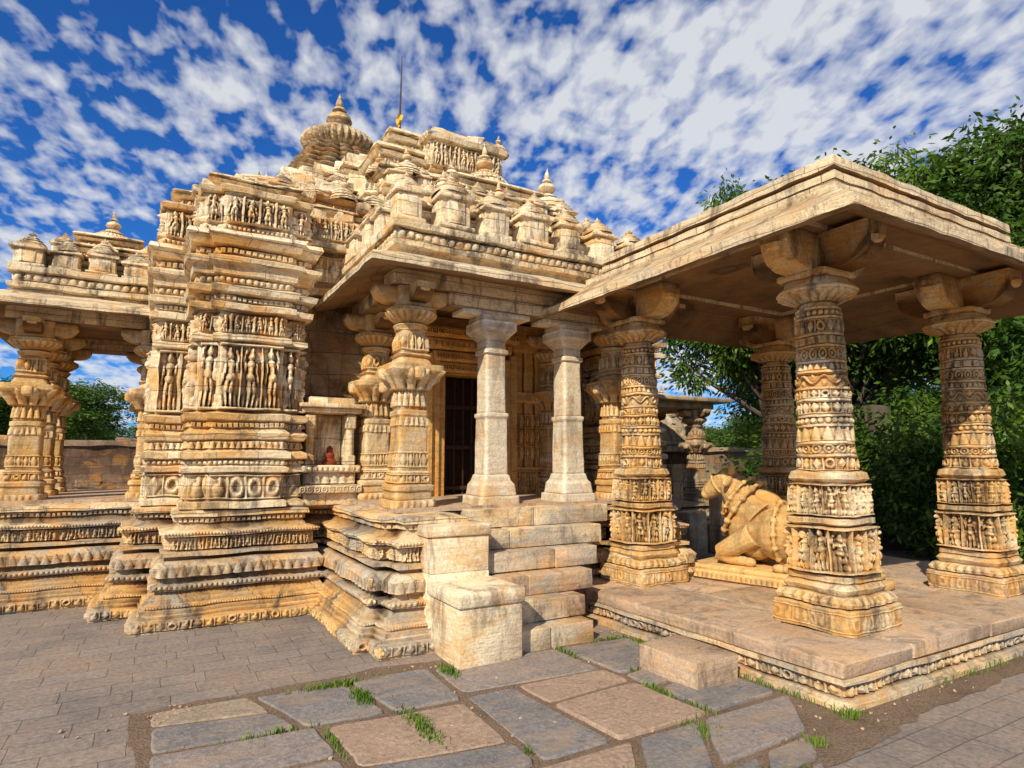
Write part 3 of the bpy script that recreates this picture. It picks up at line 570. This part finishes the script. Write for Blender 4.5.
for q_ in quads:
    c=sum(q_)/4
    if c[1]<1.7: continue
    inset=offs(A(q_),-.012-gr.uniform(0,.016)); pts=[]
    for k in range(4):
        a,b=inset[k],inset[(k+1)%4]; L=np.hypot(*(b-a)); m_=max(2,int(L/.045)); ph=gr.uniform(0,6); am=gr.uniform(.005,.03)
        for j in range(m_):
            f=j/m_; w=a+(b-a)*f; pts.append(w+(c-w)*(.012+am*(1+math.sin(f*5+ph))*.6+abs(gr.normal(0,.010))+(.03 if j==0 else 0)))
    pts=A(pts); n=len(pts); tx,ty=gr.uniform(-.014,.014,2); zz=.020+gr.uniform(-.008,.010)
    V=[]
    for sc2,h in ((1.,-.01),(1.,zz-.010),(.988,zz-.003),(.97,zz)):
        p=c+(pts-c)*sc2; hz=h+(0 if h<0 else 1)*((p[:,0]-c[0])*tx+(p[:,1]-c[1])*ty); V.append(np.column_stack([p,hz]))
    mi=gr.choice([0,1,2,3],p=[.36,.18,.18,.28])
    if c[1]>4.3 and c[0]<1: mi=2
    MBs[mi].add(np.concatenate(V),grid_faces(n,4,True)); MBs[mi].add(V[-1],[list(range(n))])
pavp=empty('paving_slabs')
for m_,b_ in zip(M_sl,MBs):
    if b_.n: build(b_,m_.name,m_,pavp)
mb=MB(); blk(mb,(3.56,3.55,.10),(.44,.58,.20),.05,.015,.006); build(mb,'stone_step_block',M_floor,None,.008)
mb=MB()
for k in range(300):
    if k%2: x,y=rng.uniform(.1,3.8),rng.uniform(2.4,4.75)
    else: x,y=rng.choice([3.9,4.4,5.2,2.0,.2]) +rng.normal(0,.25),rng.choice([2.47,4.75,4.6])+rng.normal(0,.06)
    s=rng.uniform(.005,.017); blk(mb,(x,y,.006+s*.3),(s*rng.uniform(.8,1.8),s,s*.8),rng.uniform(0,3),.004,.002)
build(mb,'pebbles',M_floor)
# grass
tg=NT('grass'); P=tg.pos(); n=tg.noise(P,6,3); tg.l(tg.ramp(n,[(.3,(.06,.14,.015)),(.7,(.17,.24,.03))]),tg.b.inputs['Base Color'])
mb=MB(); spots=[]
for q_ in quads:
    for k in range(4):
        a,b=q_[k],q_[(k+1)%4]
        if gr.random()<.2: 
            m_=(a+b)/2+(b-a)*gr.uniform(-.3,.3); spots.append((m_[0],m_[1],abs(b-a)[0]*.2+.015,abs(b-a)[1]*.2+.015,int(gr.uniform(20,90))))
spots+=[(1.2,4.62,.2,.04,350),(1.32,4.3,.05,.12,350),(1.5,3.7,.05,.25,300),(3.9,2.5,.08,.06,130),(2.05,4.5,.05,.12,160),(3.88,3.0,.02,.5,130),(5.5,2.5,1.0,.04,120),(3.8,4.3,.03,.15,120)]
V=[];F=[]
for cx,cy,sx_,sy_,n in spots:
    for i in range(n):
        x=cx+rng.normal(0,sx_*.6);y=cy+rng.normal(0,sy_*.6);a=rng.uniform(0,6.28);l=rng.uniform(.012,.05);w=.004;bd=rng.uniform(.2,1.)*l;dx,dy=math.cos(a),math.sin(a);b=len(V)
        V+=[(x-dy*w,y+dx*w,0),(x+dy*w,y-dx*w,0),(x+dx*bd*.4+dy*w*.7,y+dy*bd*.4-dx*w*.7,l*.65+.012),(x+dx*bd*.4-dy*w*.7,y+dy*bd*.4+dx*w*.7,l*.65+.012),(x+dx*bd,y+dy*bd,l+.012)]
        F+=[[b,b+1,b+2,b+3],[b+3,b+2,b+4]]
mb.add(V,F); build(mb,'grass',tg.m)
# ------------------------------------------------------------------ trees
tl=NT('leaves'); P=tl.n('ShaderNodeTexCoord').outputs['Object']; n=tl.noise(P,1.0,3); n2=tl.noise(P,14,1)
c=tl.mix(1.,tl.ramp(n,[(.3,(.028,.07,.009)),(.5,(.065,.135,.014)),(.7,(.16,.24,.025))]),tl.ramp(n2,[(.3,.5),(.7,1.5)]),'MULTIPLY')
tl.l(c,tl.b.inputs['Base Color']); tl.b.inputs['Roughness'].default_value=.5; tl.b.inputs['Specular IOR Level'].default_value=.25
tr=tl.n('ShaderNodeBsdfTranslucent'); tl.l(c,tr.inputs[0]); mx=tl.n('ShaderNodeMixShader'); mx.inputs[0].default_value=.28; tl.l(tl.b.outputs[0],mx.inputs[1]);tl.l(tr.outputs[0],mx.inputs[2]); tl.l(mx.outputs[0],tl.t.nodes['Material Output'].inputs[0])
M_bark=flat('bark',(.12,.09,.065))
def make_tree(name,seed,R_=3.6,Hc=4.9,low=.9,ncl=1000,per=85,ls=.18):
    g=np.random.default_rng(seed); tm=MB(); 
    tube(tm,[(0,0,-.1),(.05,.02,.8),(.1,.1,1.7),(.05,.15,2.6),(0,.1,Hc)],[.42,.3,.26,.22,.1],12)
    lob=[(g.uniform(-1,1)*R_*.58,g.uniform(-1,1)*R_*.58,Hc+g.uniform(-.45,.5)*R_*.9,R_*g.uniform(.30,.52)) for _ in range(18)]+[(0,0,Hc,R_*.7)]
    cen=[]
    for i in range(ncl):
        l=lob[g.integers(len(lob))]; d=g.normal(size=3); d/=np.linalg.norm(d); rr=l[3]*g.uniform(.6,1.06)
        p=np.array([l[0]+d[0]*rr,l[1]+d[1]*rr,l[2]+d[2]*rr*.9]); p[2]=max(p[2],low+g.uniform(0,.5)); cen.append(p)
    cen=np.array(cen)
    for i in range(0,ncl,9):
        p=cen[i]; st=np.array([.05,.1,g.uniform(1.5,3.2)*Hc/4.9]); mid=(st*.5+p*.5)+np.array([0,0,-.15]); tube(tm,[st,mid,p],[.09,.05,.012],6)
    N=ncl*per; c=np.repeat(cen,per,0); off=g.normal(size=(N,3))*np.array([.19,.19,.15]); q=c+off
    dr=off*np.array([1,1,.3])+np.array([0,0,-.16])+g.normal(size=(N,3))*.1; dr/=np.linalg.norm(dr,axis=1)[:,None]
    sd=np.cross(dr,g.normal(size=(N,3))); sd/=np.linalg.norm(sd,axis=1)[:,None]; L=ls*g.uniform(.6,1.2,N)[:,None]; W=L*.19
    V=np.stack([q,q+dr*L*.45+sd*W,q+dr*L,q+dr*L*.45-sd*W],1).reshape(-1,3); F=np.arange(N*4).reshape(-1,4)
    lm=MB(); lm.add(V,F)
    e=empty(name); build(tm,'trunk_and_limbs',M_bark,e,.02,1); build(lm,'leaves',tl.m,e,sharp=0)
    return e
def inst(src,name,loc,s,rz):
    e=empty(name,loc); e.scale=s; e.rotation_euler=(0,0,rz)
    for ch in src.children:
        o=bpy.data.objects.new(ch.name.split('.')[0],ch.data); o.parent=e; sc.collection.objects.link(o)
    return e
T=make_tree('mango_tree',3); T.location=(14.3,9.0,0); T.scale=(1.0,1.0,1.10)
inst(T,'mango_tree',(16.0,6.0,0),(1.15,1.15,1.2),2.1)
inst(T,'mango_tree',(17.6,2.6,0),(1.1,1.1,1.12),5.1)
inst(T,'mango_tree',(13.1,10.0,0),(.62,.62,1.14),4.)
inst(T,'mango_tree',(19.5,12,0),(1.1,1.1,1.0),1.)
B=make_tree('leafy_bush',9,R_=1.6,Hc=1.3,low=.1,ncl=170,per=70,ls=.14); B.location=(11.9,6.6,0)
inst(B,'leafy_bush',(10.6,4.6,0),(1,1,1),2);inst(B,'leafy_bush',(12.5,8.4,0),(1.1,1.1,.9),3);inst(B,'leafy_bush',(12.5,5.6,0),(1.2,1.2,1.2),4.4);inst(B,'leafy_bush',(13.5,3.2,0),(1.2,1.2,1.2),1.4);inst(B,'leafy_bush',(14.6,4.6,0),(1.4,1.4,1.6),2.4)
inst(T,'broadleaf_tree',(-8.8,30,0),(1.,1.,.66),.7); inst(T,'broadleaf_tree',(-15,33,0),(1.1,1.1,.7),2.7); inst(T,'broadleaf_tree',(-4.5,34,0),(1.1,1.1,.7),2.7)
inst(T,'broadleaf_tree',(-18,24,0),(1.1,1.1,.75),1.7)
far=empty('distant_trees'); g=np.random.default_rng(5)
for i in range(30):
    a=R(-75+i*6.0+g.uniform(-2,2)); d=g.uniform(55,75)
    for ch in T.children:
        if 'leaves' in ch.name:
            o=bpy.data.objects.new('foliage',ch.data); o.parent=far; o.location=(d*math.sin(a),d*math.cos(a),-3); s=g.uniform(1.2,1.8); o.scale=(s*1.4,s*1.4,s*.8); o.rotation_euler=(0,0,g.uniform(0,6)); sc.collection.objects.link(o)
# ------------------------------------------------------------------ background structures
mb=MB(); loft(mb,rect(-16,21.5,2,22.0),[(0,.05),(.3,.05),(.31,0),(.7,.03),(1.2,-.02),(2.0,0),(2.01,.08),(2.15,.08)],seg=.3)
for k in range(90): blk(mb,(rng.uniform(-16,2),21.5,rng.uniform(.2,1.9)),(rng.uniform(.25,.6),.12,rng.uniform(.15,.3)),0,.03,.02)
for k in range(40): blk(mb,(rng.uniform(-16,2),21.75,2.18),(rng.uniform(.25,.6),.4,rng.uniform(.08,.25)),rng.uniform(-.1,.1),.03,.02)
build(mb,'stone_wall',M_dark,None,.04,2)
bb=empty('stone_bench'); mb=MB(); bx(mb,-2.6,-1.5,14.6,15.0,1.32,1.42);bx(mb,-2.5,-2.3,14.65,14.95,.9,1.317);bx(mb,-1.8,-1.6,14.65,14.95,.9,1.317);bx(mb,-3.2,-.9,14.3,15.4,0,.897); build(mb,'bench',M_step,bb)
ru=empty('ruined_shrine'); mb=MB()
loft(mb,rect(8.3,9.6,10.8,11.6),[(0,.1),(.3,.1),(.32,0),(.62,0),(.64,.08),(.72,.08)],bands=[(.34,.6,0,'scroll',.03)])
for x,y in ((8.6,9.9),(10.4,9.9),(8.6,11.3),(10.4,11.3)): ornate(mb,x,y,.72,2.7)
bx(mb,8.3,10.8,9.7,11.5,2.71,2.85,.03);bx(mb,8.0,11.1,9.4,11.8,2.853,2.95,.03)
build(mb,'shrine',stone('ruin_stone',[(.3,.22,.15),(.4,.31,.2),(.25,.2,.15)],None,.7,.4,seed=51),ru,.01)
# a second small domed shrine further back
sh=empty('small_shrine'); mb=MB()
loft(mb,rect(11.2,11.9,12.8,13.3),[(0,.12),(.35,.12),(.37,0),(1.8,0),(1.82,.15),(1.95,.17),(2.0,0)],bands=[(.9,1.5,0,'fig',.05)])
bx(mb,11.6,11.95,11.84,11.89,.4,1.5,.01)
lathe(mb,(12.0,12.6,2.0),[(.85,0),(.8,.2),(.7,.45),(.55,.7),(.35,.9),(.2,1.0)],ns=48,ribs=16,amp=.08,sq=4); lathe(mb,(12.0,12.6,3.0),AMA,ns=48,ribs=20,amp=.1,s=.7); lathe(mb,(12.0,12.6,3.22),KAL,ns=20,s=.5)
build(mb,'shrine_body',M_base,sh,.012)
sw=empty('low_stone_wall'); mb=MB()
for k in range(60):
    x=rng.uniform(6.4,9.9); blk(mb,(x,8.3+rng.uniform(-.25,.25),rng.uniform(.08,.55)),(rng.uniform(.2,.5),rng.uniform(.25,.4),rng.uniform(.12,.3)),rng.uniform(-.3,.3),.03,.012,.08)
bx(mb,6.3,9.6,7.9,8.4,0,.5,.03);bx(mb,6.5,7.5,7.5,7.88,0,.3,.03);bx(mb,7.7,8.1,7.5,7.85,0,.75,.03);bx(mb,8.5,8.75,7.6,7.85,0,1.25,.03);bx(mb,9.1,9.3,7.7,7.9,0,1.0,.03)
build(mb,'wall_blocks',M_step,sw,.015)
mb=MB(); loft(mb,rect(12,16,26,16.5),[(0,0),(1.9,0),(1.91,.1),(2.05,.1)],seg=.6); build(mb,'stone_wall',M_step,None,.02,2)
# ------------------------------------------------------------------ world, sun, camera
el,azx,azy=R(37),-.80,-.60
Sv=Vector((math.cos(el)*azx,math.cos(el)*azy,math.sin(el))).normalized()
w=bpy.data.worlds.new('World'); sc.world=w; w.use_nodes=True; nt=w.node_tree; bg=nt.nodes['Background']
class WN(NT):
    def __init__(s): s.t=nt
W=WN()
sky=W.n('ShaderNodeTexSky',sky_type='NISHITA'); sky.sun_disc=False; sky.sun_elevation=el; sky.sun_rotation=math.atan2(Sv.x,Sv.y); sky.air_density=1.0; sky.dust_density=.2; sky.ozone_density=4
D=W.n('ShaderNodeTexCoord').outputs['Generated']; sp=W.n('ShaderNodeSeparateXYZ'); W.l(D,sp.inputs[0])
zz=W.math('ADD',W.math('MAXIMUM',sp.outputs[2],0.),.22); cb=W.n('ShaderNodeCombineXYZ'); W.l(W.math('DIVIDE',sp.outputs[0],zz),cb.inputs[0]); W.l(W.math('DIVIDE',sp.outputs[1],zz),cb.inputs[1])
q=W.mapp(cb.outputs[0],(1,1,1),rot=(0,0,R(20)))
big=W.noise(W.mapp(q,(.7,1.1,1),loc=(8.3,2.2,0)),1.3,2,.5,.4)
small=W.noise(W.mapp(q,(1.5,.95,1)),13,3,.5,.15)
med=W.noise(W.mapp(q,(.8,1.3,1),loc=(5,1,2)),3.6,4,.55,.5)
dens=W.math('ADD',W.math('ADD',W.math('MULTIPLY',big,.75),W.math('MULTIPLY',small,.95)),W.math('MULTIPLY',med,.65))
fac=W.ramp(W.math('MULTIPLY',dens,.425),[(.455,0.),(.51,.5),(.575,.95)])
fac=W.math('MULTIPLY',fac,.93)
skc=W.mix(1.,sky.outputs[0],(.27,.84,1.62),'MULTIPLY')
W.l(W.mix(fac,skc,(9.6,9.8,10.1)),bg.inputs[0]); bg.inputs[1].default_value=.08
sl=bpy.data.lights.new('sun','SUN'); sl.energy=5.0; sl.angle=R(.5); sl.color=(1,.90,.73); so=bpy.data.objects.new('sun',sl); sc.collection.objects.link(so); so.rotation_euler=(-Sv).to_track_quat('-Z','Y').to_euler()
cam=bpy.data.cameras.new('camera'); cam.lens=620/1024*36; cam.sensor_width=36; cam.clip_end=2000; cam.clip_start=.05
co=bpy.data.objects.new('camera',cam); co.location=(0,0,1.6); co.rotation_euler=(R(97),0,R(-30)); sc.collection.objects.link(co); sc.camera=co
sc.view_settings.view_transform='Standard'; sc.view_settings.look='None'; sc.view_settings.exposure=0
